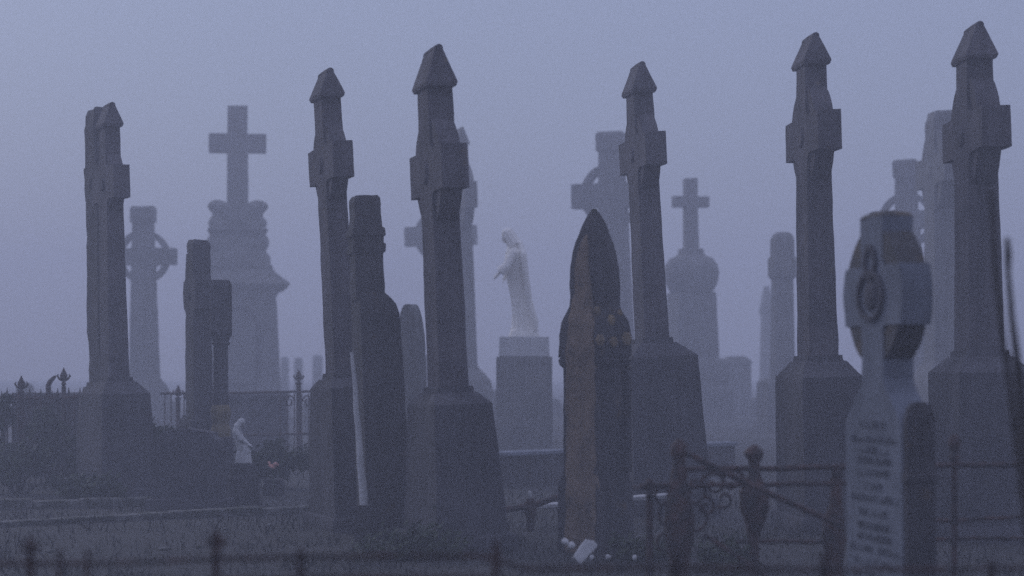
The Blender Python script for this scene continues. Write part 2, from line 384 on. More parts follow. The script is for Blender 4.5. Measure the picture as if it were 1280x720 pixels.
far_pier('round-topped pillar with a projecting collar just left of the cross on the squat square plinth', 46, 978,
         [(290, 6), (293, 10), (300, 12.5), (320, 12.5), (324, 15), (346, 15), (350, 11.5), (480, 13)], base=(474, 26))
far_pier('very faint thin spire in deep fog between the round-topped pillar and the domed cross monument', 78, 958, [(358, 3), (372, 5), (390, 8), (394, 6), (540, 8)])
for px, y, w in ((356, 446, 5), (373, 447, 5), (397, 444, 6)):
    far_pier({356: 'barely visible distant post, leftmost of three right of the large cross monument', 373: 'barely visible distant post, middle of three right of the large cross monument',
              397: 'barely visible distant post, rightmost of three, beside the slender gabled cross'}[px], 80, px, [(y, w * .8), (y + 5, w), (510, w)], group='faint posts in deep fog')
def far_tomb():
    Y = 62.0; m = Y / F; gy = HY + EYE * F / Y; Z = lambda py: (gy - py) * m
    t = thing('chest_tomb', Vector(((920 - 640) * m, Y, 0)), 'faint blocky tomb with a stepped top in deep fog right of the domed cross monument', 'tomb', 10)
    MB().loft([(-.3, 19 * m, 15 * m), (Z(508), 19 * m, 15 * m), (Z(506), 17 * m, 14 * m), (Z(455), 16 * m, 13 * m)]).build('tomb_body', M['grey'], t, .03)
    MB().loft([(Z(455), 18 * m, 15 * m), (Z(450), 16 * m, 13 * m), (Z(445), 9 * m, 8 * m)]).build('lid', M['grey'], t, .03)
    a, b = at(880, 508, 66), at(1000, 508, 66)
    w = MB().box(a.x, b.x, 65.8, 66.2, -.3, a.z).rough(.6, .03, 1.5).build('boundary_wall', M['grey']); tag(w, 'low faint boundary wall behind the blocky tomb in deep fog', 'wall', kind='thing')
far_tomb()
# lancet slab between the leaning headstone and the tall dark cross
def lancet():
    Y = 25.0; m = Y / F; gy = HY + EYE * F / Y; Z = lambda py: (gy - py) * m
    t = thing('headstone', Vector(((519 - 640) * m, Y, 0)), 'narrow pointed grey headstone between the leaning headstone and the tall dark cross', 'headstone', -48, -1.5, ap=True)
    w = 19 * m
    pts = [(-w, -.2), (w, -.2), (w * 1.0, Z(440))]
    for i in range(9):
        q = i / 8; pts.append((w * math.cos(q * 1.42) * 1.0, Z(440) + (Z(380) - Z(440)) * math.sin(q * 1.5708)))
    pts += [(-x, z) for x, z in pts[-1:1:-1]]
    MB().prism(pts, 12 * m).rough(.12, .006, 4, 21).build('slab', M['grey'], t, .012)
    MB().box(-w * 1.3, w * 1.3, -.16, .16, -.2, .16).rough(.15, .008, 4, 22).build('plinth', M['grey'], t, .012)
lancet()

# ------------------------------------------------------------------ leaning stepped headstone (seen along its edge)
def stepped():
    Y = 17.0; m = Y / F; gy = HY + EYE * F / Y; Z = lambda py: (gy - py) * m
    t = thing('headstone', Vector(((482 - 640) * m, Y, 0)), 'dark leaning two-stage headstone seen along its edge beside a slender pale post', 'headstone', -80, -2.7, 0, ap=True)
    q = lambda py, w, e, o=0: (Z(py), w * .55 * m, e * m, 0, o * m)
    u = MB(); u.loft([q(y, w, e, -9 + (365 - y) * .02) for y, w, e in ((374, 46, 17.5), (350, 46, 18), (332, 45, 17.5), (318, 45, 18), (316, 49, 20.5), (307, 49, 20.5), (305, 44, 18), (297, 45, 18.5), (295, 49, 20.5), (287, 48, 20), (285, 43, 17.5), (270, 40, 16.5), (257, 38, 17), (249, 37, 16), (245, 33, 13.5))])
    u.rough(.08, .011, 5, 31).build('head_stage', M['dark'], t, .012)
    l = MB(); l.loft([q(700, 74, 30), q(520, 71, 26.5), q(410, 68, 25), q(394, 67, 24.5, -.5), q(382, 66, 22.5, -2), q(373, 64, 19, -5), q(366, 60, 14, -8)])
    l.rough(.10, .010, 4, 32).build('slab', M['dark'], t, .012)
    # brown front edge strip; its paler colour stands for light grazing the face
    MB().loft([(Z(690), .02, 22 * m, -.015 - 40 * m, 0), (Z(410), .02, 20 * m, -.015 - 37 * m, 0)]).rough(.1, .005, 5, 33).build('front_face', M['brown'], t, .005)
stepped()
def pale_post():
    a, b = at(455, 632, 16.4), at(440, 440, 16.4)
    pts = [a.lerp(b, i / 8) for i in range(9)]
    t = thing('marble_post', Vector((a.x, a.y, 0)), 'slender pale post leaning beside the leaning headstone', 'post')
    MB().tube([p - Vector((a.x, a.y, 0)) + Vector((.004 * math.sin(i * 2.2), 0, 0)) for i, p in enumerate(pts)], [.036 - .0028 * i for i in range(9)], 12).build('shaft', M['pale'], t)
    MB().loft([(-.1, .075, .075), (a.z - .02, .065, .065), (a.z + .005, .05, .05)]).rough(.06, .006, 6, 34).build('base_block', M['dark'], t, .008)
pale_post()

# ------------------------------------------------------------------ brown pointed monument
def pointed():
    Y = 15.5; m = Y / F; gy = HY + EYE * F / Y; Z = lambda py: (gy - py) * m
    t = thing('gothic_monument', Vector(((745 - 640) * m, Y, 0)), 'dark pointed monument with a brown lichened face and carved rosettes, centre foreground', 'monument', -44, -.3, ap=True)
    k = m / 2
    q = lambda py, h: (Z(py), h * 1.0 * k, h * 1.0 * k)
    s = 1.0
    MB().loft([q(y, h) for y, h in ((400, 45), (385, 45), (355, 44.5), (335, 42.5), (318, 39), (303, 34.5), (295, 29.5), (287, 25), (279, 20), (272, 14.5), (267, 10), (263, 5))]).rough(.07, .008, 5, 41).build('spire', M['dark'], t, .008)
    MB().loft([q(446, 63.5), q(440, 64), q(418, 64), q(402, 59), q(392, 51), q(384, 46)]).rough(.07, .012, 6, 42).build('capital', M['dark'], t, .012)
    MB().loft([q(460, 57), q(456, 63), q(450, 65), q(447, 61), q(445, 60)]).rough(.08, .005, 5, 43).build('moulding', M['dark'], t, .006)
    MB().loft([q(598, 57), q(459, 56)]).rough(.08, .006, 5, 44).build('shaft', M['dark'], t, .012)
    MB().loft([q(720, 69), q(612, 66), q(604, 65), q(590, 57.5), q(586, 57)]).rough(.08, .008, 5, 45).build('plinth', M['dark'], t, .012)
    # lichened slab on the face turned left (local -x ... -y face)
    f = 57 * k
    MB().loft([(Z(692), .72 * f, .05, .07, -f - .06), (Z(600), .70 * f, .05, .07, -f - .045), (Z(440), .70 * f, .055, .07, -f - .035), (Z(404), .66 * f, .05, .06, -60 * k), (Z(388), .56 * f, .04, .03, -48 * k),
               (Z(355), .50 * f, .04, .01, -44.5 * k + .022), (Z(335), .42 * f, .04, 0, -42.5 * k + .022), (Z(318), .30 * f, .04, 0, -39 * k + .024), (Z(303), .15 * f, .035, 0, -34.5 * k + .026), (Z(292), .04 * f, .03, 0, -28 * k + .03)]).rough(.05, .016, 7, 46).build('lichened_face', M['brown'], t, .012)
    # rosettes and corner colonnettes on the right face (local +x)
    for yy, py, r, out in ((-.13, 390, 7, 34), (.0, 401, 8, 39.5), (.11, 392, 6, 34.5), (-.15, 426, 9, 45), (.0, 428, 8, 45), (.14, 424, 10, 45)):
        o = MB(); o.blob((out * m * .707, yy, Z(py)), (.018, r * m * .5, r * m * .5), 14, 8)
        for a in range(6): o.blob((out * m * .707 + .004, yy + r * m * .62 * math.cos(a * 1.047), Z(py) + r * m * .62 * math.sin(a * 1.047)), (.016, r * m * .40, r * m * .40), 8, 6)
        o.build('rosette', M['rosette'], t, remesh=.01)
    MB().blob((0, 0, Z(266)), (.03, .03, .035)).build('tip', M['kerb'], t)
    for yy in (-1, 1):
        MB().loft([(Z(590), .035, .035, f, yy * f * .98), (Z(460), .033, .033, f, yy * f * .98)], 12).build('colonnette', M['dark'], t)
pointed()

# ------------------------------------------------------------------ near wheel-cross headstone with inscription
def near_headstone():
    Y = 10.5; m = Y / F; gy = HY + EYE * F / Y; Z = lambda py: (gy - py) * m
    yaw = 67; ca, sa = math.cos(R(yaw)), math.sin(R(yaw))
    t = thing('headstone', Vector(((1112 - 640) * m, Y, 0)), 'near headstone with a thick wheel cross on a pointed slab of worn lettering, right foreground', 'headstone', -yaw, -.5, ap=True)
    T = .165
    W = 35 / ca * m
    pts = [(-W, -.1), (W, -.1), (W, Z(545))]
    pts += [(W * f_, Z(py)) for py, f_ in ((532, .97), (522, .90), (512, .80), (502, .68), (494, .57), (487, .48), (478, .41), (466, .36), (455, .34))]
    pts += [(-x, z) for x, z in pts[-1:1:-1]]
    sl_ = MB().prism(pts, T, 0).rough(.06, .003, 6, 51).build('slab', M['slab'], t, .008)
    za = Z(370)
    w = 13 / ca * m
    prof = []
    for x, z in cross_profile(Z(470), za, .152, Z(272), w * 1.05, w, w, w * 1.08, .375, .03, .0):
        if abs(abs(x) - .375) > 1e-6: prof.append((x, z)); continue
        if (x > 0) == (z < za):                       # arm ends follow the curve of the wheel
            for i_ in range(9):
                zz = (-.152 + .304 * i_ / 8) * (1 if x > 0 else -1)
                prof.append((math.copysign(math.sqrt(.385 ** 2 - zz * zz), x), za + zz))
    MB().prism(prof, T * 1.0).rough(.05, .004, 6, 52).build('cross', M['slab'], t, .008)
    MB().ring(.352, .235, T * .92, za, n=64).rough(.05, .004, 6, 53).build('wheel_ring', M['mossy'], t, .006)
    MB().loft([(Z(272.3), w * 1.1, T / 2 + .004), (Z(268), w * .95, T / 2 - .012), (Z(264), w * .55, T / 2 - .05)]).rough(.05, .005, 6, 54).build('cap', M['mossy'], t, .012)
    MB().ring(.17, .135, .03, za, y0=-T / 2 - .006, ez=.78, n=40).build('boss_ring', M['plinth'], t, .006)
    MB().blob((0, -T / 2 + .004, za), (.09, .03, .085)).build('boss', M['plinth'], t)
    MB().ring(.075, .05, .025, za + .17, y0=-T / 2 - .005, ez=1.25, n=32).build('loop_carving', M['plinth'], t, .005)
    for sx in (1,):
        b = MB(); hx = .022
        b.loft([(-.1, hx, .075, sx * (W + hx + .004), 0), (Z(598), hx, .075, sx * (W + hx + .004), 0), (Z(596), hx + .008, .083, sx * (W + hx + .010), 0), (Z(589), hx + .008, .083, sx * (W + hx + .010), 0), (Z(587), hx, .075, sx * (W + hx + .004), 0),
                (Z(520), hx, .074, sx * (W + hx + .004), 0), (Z(510), hx, .066, sx * (W + hx + .004), 0), (Z(504), hx * .9, .048, sx * (W + hx + .004), 0), (Z(501), hx * .8, .025, sx * (W + hx + .004), 0)])
        b.rough(.05, .003, 6, 55 + sx).build('shaded_slab_side', M['dark'], t, .006)  # slab's right side as a separate part, its shade put into darker stone
    # lettering too worn to read: rows of short dark strokes cut in the slab
    rows = [(530, .45), (548, .80), (562, .5), (575, .62), (590, .55), (607, .30), (622, .86), (640, .5), (657, .56), (671, .6), (686, .84), (703, .7), (720, .75)]
    rnd = random.Random(5)
    for py, wd in rows:
        b = MB(); hgt = 9 * m; x = -W * wd; z = Z(py) - hgt / 2; y0 = -T / 2 - .0045; top = []
        while x < W * wd:                       # one connected strip of worn strokes per row
            wl = rnd.uniform(.020, .032); e = rnd.uniform(.0055, .0085)
            if rnd.random() < .15: x += wl; continue
            kind = rnd.randrange(4); q = hgt * rnd.uniform(.85, 1)
            if kind == 0: hs = [(0, e, q), (e, wl - .006, .003)]
            elif kind == 1: hs = [(0, e, q), (e, wl - .006 - e, q * .3), (wl - .006 - e, wl - .006, q)]
            elif kind == 2: hs = [(0, wl - .007, q * .55), (wl * .3, wl * .6, q)][:1] + [(wl - .007, wl - .004, q * .2)]
            else: hs = [(wl * .25, wl * .25 + e, q)]
            for a0, a1, zz in hs: top += [(x + a0, z + .0006), (x + a0, z + zz), (x + a1, z + zz), (x + a1, z + .0006)]
            x += wl
        out = []
        for p_ in top + [(W * wd + .02, z)]:
            if not out or (abs(out[-1][0] - p_[0]) + abs(out[-1][1] - p_[1])) > 1e-6: out.append(p_)
        b.prism([(-W * wd - .001, z)] + out, .004, y0 + .002)
        b.build('inscription_line', M['letter'], sl_, smooth=0)
    MB().box(-W * 1.5, W * 1.5, -.22, .22, -.2, .12).rough(.1, .006, 4, 58).build('plinth', M['slab'], t, .01)
near_headstone()

# ------------------------------------------------------------------ robed statue on its pedestal
def hand(b, base, dirv, up, s):
    """palm, four unequal fingers and a thumb"""
    dirv = Vector(dirv).normalized(); up = Vector(up); side = dirv.cross(up).normalized(); up = side.cross(dirv).normalized(); base = Vector(base)
    b.tube([base, base + dirv * .05 * s, base + dirv * .09 * s], [.022 * s, .034 * s, .033 * s], 10)
    for i, ln in enumerate((.065, .078, .072, .055)):
        o = base + dirv * .085 * s + side * (.030 - .020 * i) * s
        b.tube([o - dirv * .02 * s, o + dirv * ln * .5 * s - up * .004 * s, o + dirv * ln * .92 * s - up * .022 * s], [.0105 * s, .0095 * s, .007 * s], 8)
    o = base + dirv * .03 * s + side * .03 * s
    b.tube([o, o + (dirv * .6 + side * .7).normalized() * .035 * s, o + (dirv * .9 + side * .45).normalized() * .065 * s], [.012 * s, .011 * s, .008 * s], 8)
def head(b, c, f, s, veil=True):
    """head of height .23*s centred on c, looking along f (tilted down)"""
    c = Vector(c); f = Vector(f).normalized(); side = f.cross(Vector((0, 0, 1))).normalized(); up = side.cross(f).normalized()
    P = lambda x, y, z: c + (f * x + side * y + up * z) * s
    b.tube([P(-.02, 0, -.115), P(-.005, 0, -.06), P(.0, 0, 0), P(-.01, 0, .06), P(-.015, 0, .105)], [.045 * s, .068 * s, .082 * s, .078 * s, .035 * s], 14)
    b.tube([P(.02, 0, -.10), P(.035, 0, -.06), P(.035, 0, 0), P(.025, 0, .06)], [.035 * s, .055 * s, .06 * s, .055 * s], 12)     # face and chin
    b.tube([P(.088, 0, .022), P(.108, 0, -.012), P(.112, 0, -.022), P(.09, 0, -.03)], [.009 * s, .013 * s, .015 * s, .010 * s], 8)   # nose
    for sy in (-1, 1):
        b.blob(P(.082, .030 * sy, .012), (.012 * s, .012 * s, .009 * s), 8, 6)        # eye
        b.tube([P(.090, .014 * sy, .036), P(.086, .034 * sy, .036)], .007 * s, 6)       # brow
    b.tube([P(.085, -.018, -.056), P(.093, 0, -.055), P(.085, .018, -.056)], .007 * s, 6)   # mouth
    if veil:
        for a in range(9):
            an = -2.1 + 4.2 * a / 8
            o = lambda r, z: c + (f * (-.012) + up * z) * s + (f * -math.cos(an) + side * math.sin(an)) * r * s
            b.tube([o(.03, .125), o(.085, .085), o(.10, .02), o(.105, -.07), o(.12, -.17)], [.022 * s, .026 * s, .027 * s, .03 * s, .034 * s], 8)
def robed_statue():
    Y = 34.0; m = Y / F; gy = HY + EYE * F / Y; Z = lambda py: (gy - py) * m
    zb = Z(421)
    t = thing('statue', Vector(((654 - 640) * m, Y, zb)), 'white robed and veiled statue with bowed head and lowered arm on its pedestal', 'statue', 0, 0)
    X = lambda px: (px - 654) * m; H = lambda py: Z(py) - zb
    b = MB()
    fold = lambda u, z: 1 + .055 * math.sin(u * 6.283 * 11 + z * 3) + .03 * math.sin(u * 6.283 * 5 - z * 4)
    # (pixel row, left edge, right edge) of the robe's silhouette, depth factor
    rows = [(421, 641, 671, .9), (417, 638, 673, .85), (408, 640, 671, .8), (398, 640.5, 669, .78), (385, 640, 666, .76), (370, 638, 662.5, .76), (355, 635, 659.5, .78), (343, 631.5, 657.5, .82), (333, 630, 656.5, .86), (322, 631, 656, .95), (314, 632.5, 654.5, 1.0), (308, 635, 651.5, .9), (303, 638.5, 648, .8)]
    b.loft([(H(y), (r - l) / 2 * m, (r - l) / 2 * m * dp, X((l + r) / 2), 0) for y, l, r, dp in rows], 44, fold)
    # mantle hanging down the back in long folds
    for i in range(7):
        yy = (-.20 + .40 * i / 6)
        bk = 1 - abs(yy) * 1.4
        b.tube([(X(646) + .06 * bk, yy * .45, H(303)), (X(651) + .05 * bk, yy * .95, H(318)), (X(653.5) + .05 * bk, yy * 1.05, H(340)), (X(659) + .04 * bk, yy * .95, H(375)), (X(665.5) + .05 * bk, yy * .95, H(402)), (X(668) + .03 * bk, yy * .9, H(414))], [.035, .05, .05, .048, .052, .035], 10)
    for sg, dx in ((-1, 0), (1, 10)):                      # arms lowered forwards, sleeves widening to the wrist
        sh = Vector((X(642), sg * .19, H(315))); el_ = Vector((X(634 + dx * .4), sg * .25, H(333))); wr = Vector((X(622 + dx), sg * .23, H(344)))
        b.tube([sh, sh.lerp(el_, .5), el_, el_.lerp(wr, .5), el_.lerp(wr, .72)], [.075, .074, .07, .085, .088], 14)
        b.tube([el_, wr], [.045, .028], 10)
        hand(b, wr - (wr - el_).normalized() * .02, (wr - el_).normalized() + Vector((-.1, 0, -.25)), (0, 0, 1), 1.0)
    b.tube([(X(641), 0, H(309)), (X(637), 0, H(300))], [.075, .055], 12)
    head(b, (X(634.5), 0, H(296)), (-.86, -.06, -.5), 1.03)
    # rounded cloud base and toes
    b.blob((X(654), 0, H(416)), (17 * m, .17, 6 * m), 16, 10); b.blob((X(646), -.06, H(416)), (8 * m, .1, 5 * m)); b.blob((X(665), .04, H(415)), (8 * m, .12, 5 * m))
    b.loft([(-.0, 20 * m, .2, 0.02, 0), (H(418), 19 * m, .19, .02, 0)], 24)
    b.build('figure', M['marble'], t, remesh=.014)
    p = thing('pedestal', Vector(((655 - 640) * m, Y, 0)), 'square stone pedestal with a paler top block under the white robed statue', 'pedestal', 0)
    MB().loft([(-.3, 35.5 * m, 33 * m), (Z(446), 34.5 * m, 32 * m)]).rough(.2, .006, 3, 61).build('pedestal_block', M['grey'], p, .015)
    MB().loft([(Z(445.8), 31.2 * m, 29 * m), (Z(421), 30.8 * m, 28.6 * m)]).rough(.2, .005, 3, 62).build('top_block', M['pale'], p, .012)
robed_statue()
def small_statue():
    Y = 21.0; m = Y / F; gy = HY + EYE * F / Y; Z = lambda py: (gy - py) * m
    zb = Z(579)
    t = thing('statue', Vector(((303 - 640) * m, Y, zb)), 'small white statue of a bowed figure with clasped hands, low among the graves at left', 'statue')
    X = lambda px: (px - 303) * m; H = lambda py: Z(py) - zb; b = MB()
    fold = lambda u, z: 1 + .05 * math.sin(u * 6.283 * 9 + z * 8)
    rows = [(579, 294, 315, .9), (572, 294, 314, .9), (563, 296, 313.5, .9), (556, 295, 311, .95), (548, 292, 306, 1.0), (541, 290, 302, 1.05), (536, 291, 301, 1.0), (533, 293, 300, .9)]
    b.loft([(H(y), (r - l) / 2 * m, (r - l) / 2 * m * dp, X((l + r) / 2), 0) for y, l, r, dp in rows], 32, fold)
    s = .36
    for sg in (-1, 1):
        sh, el_, wr = Vector((X(296), sg * .06, H(538))), Vector((X(302), sg * .085, H(549))), Vector((X(310), sg * .02, H(555)))
        b.tube([sh, sh.lerp(el_, .5), el_, wr], [.027, .026, .025, .016], 10)
        hand(b, wr, (.8, 0, -.5), (0, 0, 1), s * 1.1)
    b.tube([(X(297), 0, H(536)), (X(300), 0, H(531))], [.022, .018], 10)
    head(b, (X(302.0), 0, H(529)), (.8, -.15, -.6), s)
    b.build('figure', M['pale'], t, remesh=.006)
    p = thing('grave_block', Vector(((304 - 640) * m, Y, 0)), 'low dark block carrying the small white bowed statue', 'pedestal', 14)
    MB().loft([(-.2, 19 * m, 17 * m), (Z(596), 18 * m, 16 * m), (Z(594), 15 * m, 13 * m), (Z(579.3), 14 * m, 12 * m)]).rough(.07, .006, 5, 63).build('block', M['dark'], p, .01)
    h = thing('headstone', Vector(((248 - 640) * m, 20.4, 0)), 'broad low dark headstone with rounded shoulders left of the small white statue', 'headstone', -14)
    w = 44 * m
    pts = [(-w, -.2), (w, -.2), (w, Z(556)), (w * .93, Z(547)), (w * .8, Z(543)), (w * .74, Z(538)), (w * .4, Z(535)), (0, Z(533))]
    pts += [(-x, z) for x, z in pts[-2:1:-1]]
    MB().prism(pts, .16).rough(.07, .008, 4, 64).build('slab', M['plinth'], h, .015)
    MB().box(-w * 1.12, w * 1.12, -.18, .18, -.2, .10).rough(.1, .008, 4, 65).build('plinth', M['plinth'], h, .012)
small_statue()
def column():
    Y = 22.5; m = Y / F; gy = HY + EYE * F / Y; Z = lambda py: (gy - py) * m
    t = thing('memorial_column', Vector(((276 - 640) * m, Y, 0)), 'round stone column with a bulging tan base before the large plain cross monument', 'column', 10)
    MB().loft([(Z(546), 12.5 * m, 12.5 * m), (Z(536), 12.5 * m, 12.5 * m), (Z(530), 10 * m, 10 * m), (Z(522), 11.8 * m, 11.8 * m), (Z(514), 12.8 * m, 12.8 * m), (Z(506), 10 * m, 10 * m)], 18).rough(.06, .004, 6, 71).build('column_base', M['tan'], t)
    MB().loft([(Z(506), 9.8 * m, 9.8 * m), (Z(432), 9 * m, 9 * m)], 18).rough(.08, .004, 5, 72).build('shaft', M['plinth'], t)
    MB().loft([(Z(432), 9.5 * m, 9.5 * m), (Z(429), 12.5 * m, 12.5 * m), (Z(427), 10 * m, 10 * m), (Z(423), 11 * m, 11 * m), (Z(419), 14 * m, 14 * m), (Z(416), 14 * m, 14 * m)], 18).build('capital', M['plinth'], t)
    MB().loft([(Z(416), 13.4 * m, 12 * m), (Z(356), 13 * m, 12 * m), (Z(350), 10 * m, 9 * m)]).rough(.08, .006, 5, 73).build('square_head', M['plinth'], t, .01)
    MB().loft([(-.2, 17 * m, 17 * m), (Z(548), 15 * m, 15 * m), (Z(546), 13 * m, 13 * m)]).rough(.08, .006, 5, 74).build('plinth', M['plinth'], t, .01)
column()

# ------------------------------------------------------------------ kerbs and low walls
def kerb(label, p0, p1, depth, hgt, mat='kerb', name='grave_kerb', seg=.9, cat='kerb', seed=0, part='kerb_stone'):
    """a row of kerb stones from p0 to p1 (tops), each stone its own part"""
    a, b = Vector(p0), Vector(p1); dx = b - a; n = max(1, int(dx.length / seg)); rnd = random.Random(seed)
    yaw = math.degrees(math.atan2(dx.y, dx.x))
    t = thing(name, Vector((a.x, a.y, 0)), label, cat, yaw)
    L = Vector((dx.x, dx.y)).length
    for i in range(n):
        x0, x1 = L * i / n + .004, L * (i + 1) / n - .004
        z0, z1 = a.z + dx.z * i / n + rnd.uniform(-.014, .014), 0
        bb = MB(); zz = z0
        bb.loft([(zz - hgt, (x1 - x0) / 2, depth / 2, (x0 + x1) / 2, rnd.uniform(-.01, .01)), (zz, (x1 - x0) / 2, depth / 2, (x0 + x1) / 2, rnd.uniform(-.012, .012))])
        bb.rough(.16, .009, 4, seed + i); bb.build(part, M[mat], t, .012)
    return t
def P(px, py, z):
    Y = (EYE - z) * F / (py - HY); return at(px, py, Y)
kerb('long low stone kerb crossing the grass at the left foreground', P(-40, 652, .08), P(430, 628, .08), .13, .2, seed=1)
kerb('broken pale kerb stones behind the long left kerb', P(-20, 626, .07), P(215, 621, .07), .14, .2, seed=2, seg=.45)
kerb('pale stone kerb behind the brown pointed monument and the iron railing', P(640, 631, .22), P(836, 617, .22), .15, .045, seed=3, mat='pale')
pw = kerb('low stone wall in front of the white robed statue pedestal', P(618, 564, .42), P(912, 551, .42), .3, .055, seed=4, seg=1.1, name='plot_wall', cat='wall', part='coping_stone', mat='slab')
pw['kind'] = 'thing'
pl_ = (P(912, 551, .42) - P(618, 564, .42)).to_2d().length
MB().box(0, pl_, -.11, .11, -.2, .36).rough(.2, .02, 3, 97).build('wall_body', M['dark'], pw, .01)
kerb('rough stones of a low kerb behind the railing at far right', P(1150, 600, .2), P(1300, 596, .2), .2, .3, seed=5, seg=.35)
kerb('pale kerb behind the railing right of the torch shaped post', P(985, 600, .25), P(1062, 597, .25), .16, .34, seed=6, seg=.8)

# ------------------------------------------------------------------ ironwork
def lathe(prof, n=10):          # [(z, r)]
    return MB().loft([(z, r, r) for z, r in prof], n)
def fin(t, x, y, z, s, name='finial', par=None):
    b = MB(); b.loft([(z - .02 * s, .012 * s, .012 * s, x, y), (z + .02 * s, .03 * s, .03 * s, x, y), (z + .05 * s, .014 * s, .014 * s, x, y), (z + .08 * s, .04 * s, .03 * s, x, y), (z + .12 * s, .046 * s, .03 * s, x, y), (z + .17 * s, .02 * s, .016 * s, x, y), (z + .21 * s, .004 * s, .004 * s, x, y)], 10)
    for sg in (-1, 1): b.tube([(x, y, z + .05 * s), (x + sg * .05 * s, y, z + .075 * s), (x + sg * .075 * s, y, z + .115 * s), (x + sg * .06 * s, y, z + .135 * s)], [.012 * s, .013 * s, .012 * s, .006 * s], 6)
    return b.build(name, M['iron'], par or t)
def ornate_railing():
    Y = 12.0; m = Y / F
    t = thing('iron_railing', Vector((0, Y, 0)), 'ornate rusty iron railing with scrollwork and a torch shaped post, right foreground', 'railing')
    X = lambda px: (px - 640) * m; Zp = lambda py: EYE + (HY - py) * m
    sag = lambda px: .01 * math.sin(px * .02)
    def rail(x0, y0, x1, y1, r):
        pts = [(X(x0 + (x1 - x0) * i / 8), .006 * math.sin(i * 1.7), Zp(y0 + (y1 - y0) * i / 8) + .004 * math.sin(i * 2.3)) for i in range(9)]
        MB().tube(pts, r, 8).build('rail', M['iron'], t)
    rail(846, 587, 1310, 580, .017); rail(800, 608, 1058, 604, .015); rail(920, 678, 1310, 672, .012); rail(1160, 652, 1310, 645, .013)
    # torch post
    x = X(943)
    MB().loft([(z, r, r, x, 0) for z, r in ((-.1, .03), (Zp(680), .03), (Zp(668), .04), (Zp(655), .055), (Zp(635), .088), (Zp(615), .092), (Zp(602), .055), (Zp(592), .034), (Zp(582), .03), (Zp(574), .045), (Zp(566), .062), (Zp(561), .04), (Zp(556), .014))], 14).rough(.05, .007, 9, 81).build('torch_post', M['iron'], t)
    # heavy scrolled post
    x = X(849)
    po = MB().loft([(z, r, r, x + o, 0) for z, r, o in ((-.1, .04, 0), (Zp(700), .06, 0), (Zp(680), .085, 0), (Zp(650), .09, 0), (Zp(625), .075, 0), (Zp(600), .05, .0), (Zp(576), .036, 0), (Zp(566), .05, 0), (Zp(556), .048, 0), (Zp(548), .015, 0))], 12).rough(.05, .008, 9, 82).build('scroll_post', M['iron'], t)
    def scroll(cx, cy, r0, turns, sg, ph, rr=.011):
        pts = []
        for i in range(26):
            u = i / 25; a = ph + sg * u * turns * 6.283; r = r0 * (1 - .78 * u) * m
            pts.append((X(cx) + r * math.cos(a), .012 * math.sin(u * 3), Zp(cy) + r * math.sin(a)))
        MB().tube(pts, [rr * (1 - .4 * i / 25) for i in range(26)], 7).build('scroll', M['iron'], t)
    for q in ((868, 612, 22, 1.4, 1, 2), (830, 618, 18, 1.3, -1, 1), (893, 606, 17, 1.2, -1, 3), (915, 602, 16, 1.3, 1, 0), (840, 645, 20, 1.2, 1, 1.5), (866, 650, 22, 1.1, -1, 1.8), (832, 680, 16, 1.2, 1, 0), (905, 624, 12, 1, 1, 4), (882, 634, 13, 1.2, -1, 2)): scroll(*q)
    x = X(1044)
    MB().loft([(z, r, r * .8, x + o, 0) for z, r, o in ((-.1, .035, 0), (Zp(705), .05, 0), (Zp(680), .068, -.01), (Zp(650), .066, -.01), (Zp(632), .04, .005), (Zp(605), .032, .01), (Zp(590), .03, .01), (Zp(581), .014, .01))], 12).rough(.05, .008, 9, 83).build('end_post', M['iron'], t)
    x = X(1193)
    MB().loft([(z, r, r, x, 0) for z, r in ((-.1, .018), (Zp(580), .018), (Zp(572), .034), (Zp(565), .02), (Zp(556), .04), (Zp(548), .034), (Zp(543), .012))], 10).build('finial_post', M['iron'], t)
    for px in (812,): MB().loft([(-.1, .022, .022, X(px), 0), (Zp(612), .022, .022, X(px), 0), (Zp(604), .03, .03, X(px), 0), (Zp(598), .01, .01, X(px), 0)], 8).build('post', M['iron'], t)
ornate_railing()
def bar(label, pts, r, name='iron_bar'):
    o = MB().tube(pts, r, 8).build(name, M['iron']); return tag(o, label, 'bar')
bar('rusty iron bar slanting down across the torch shaped railing post', [at(858, 566, 11.75), at(905, 590, 11.7), at(960, 616, 11.65), at(1052, 657, 11.6)], .018)
bar('rusty iron bar slanting down to the ground below the torch shaped post', [at(880, 668, 11.6), at(925, 698, 11.5), at(985, 740, 11.4)], .014)
def plot_rail():
    Y = 17.6; m = Y / F
    t = thing('iron_railing', Vector((0, Y, 0)), 'low thick iron rail with one pale tipped post, left of the brown pointed monument', 'railing')
    X = lambda px: (px - 640) * m; Zp = lambda py: EYE + (HY - py) * m
    MB().tube([(X(620), -.1, Zp(637)), (X(640), -.1, Zp(635)), (X(668), -.06, Zp(631)), (X(700), 0, Zp(620)), (X(760), .08, Zp(613)), (X(822), .15, Zp(609))], .028, 8).build('rail', M['iron'], t)
    MB().loft([(z, r, r, X(663), -.08) for z, r in ((-.1, .03), (Zp(650), .032), (Zp(640), .05), (Zp(628), .05), (Zp(622), .03))], 10).build('post', M['iron'], t)
    MB().blob((X(662), -.08, Zp(618)), (.02, .02, .04)).build('post_tip', M['pale'], t)
plot_rail()
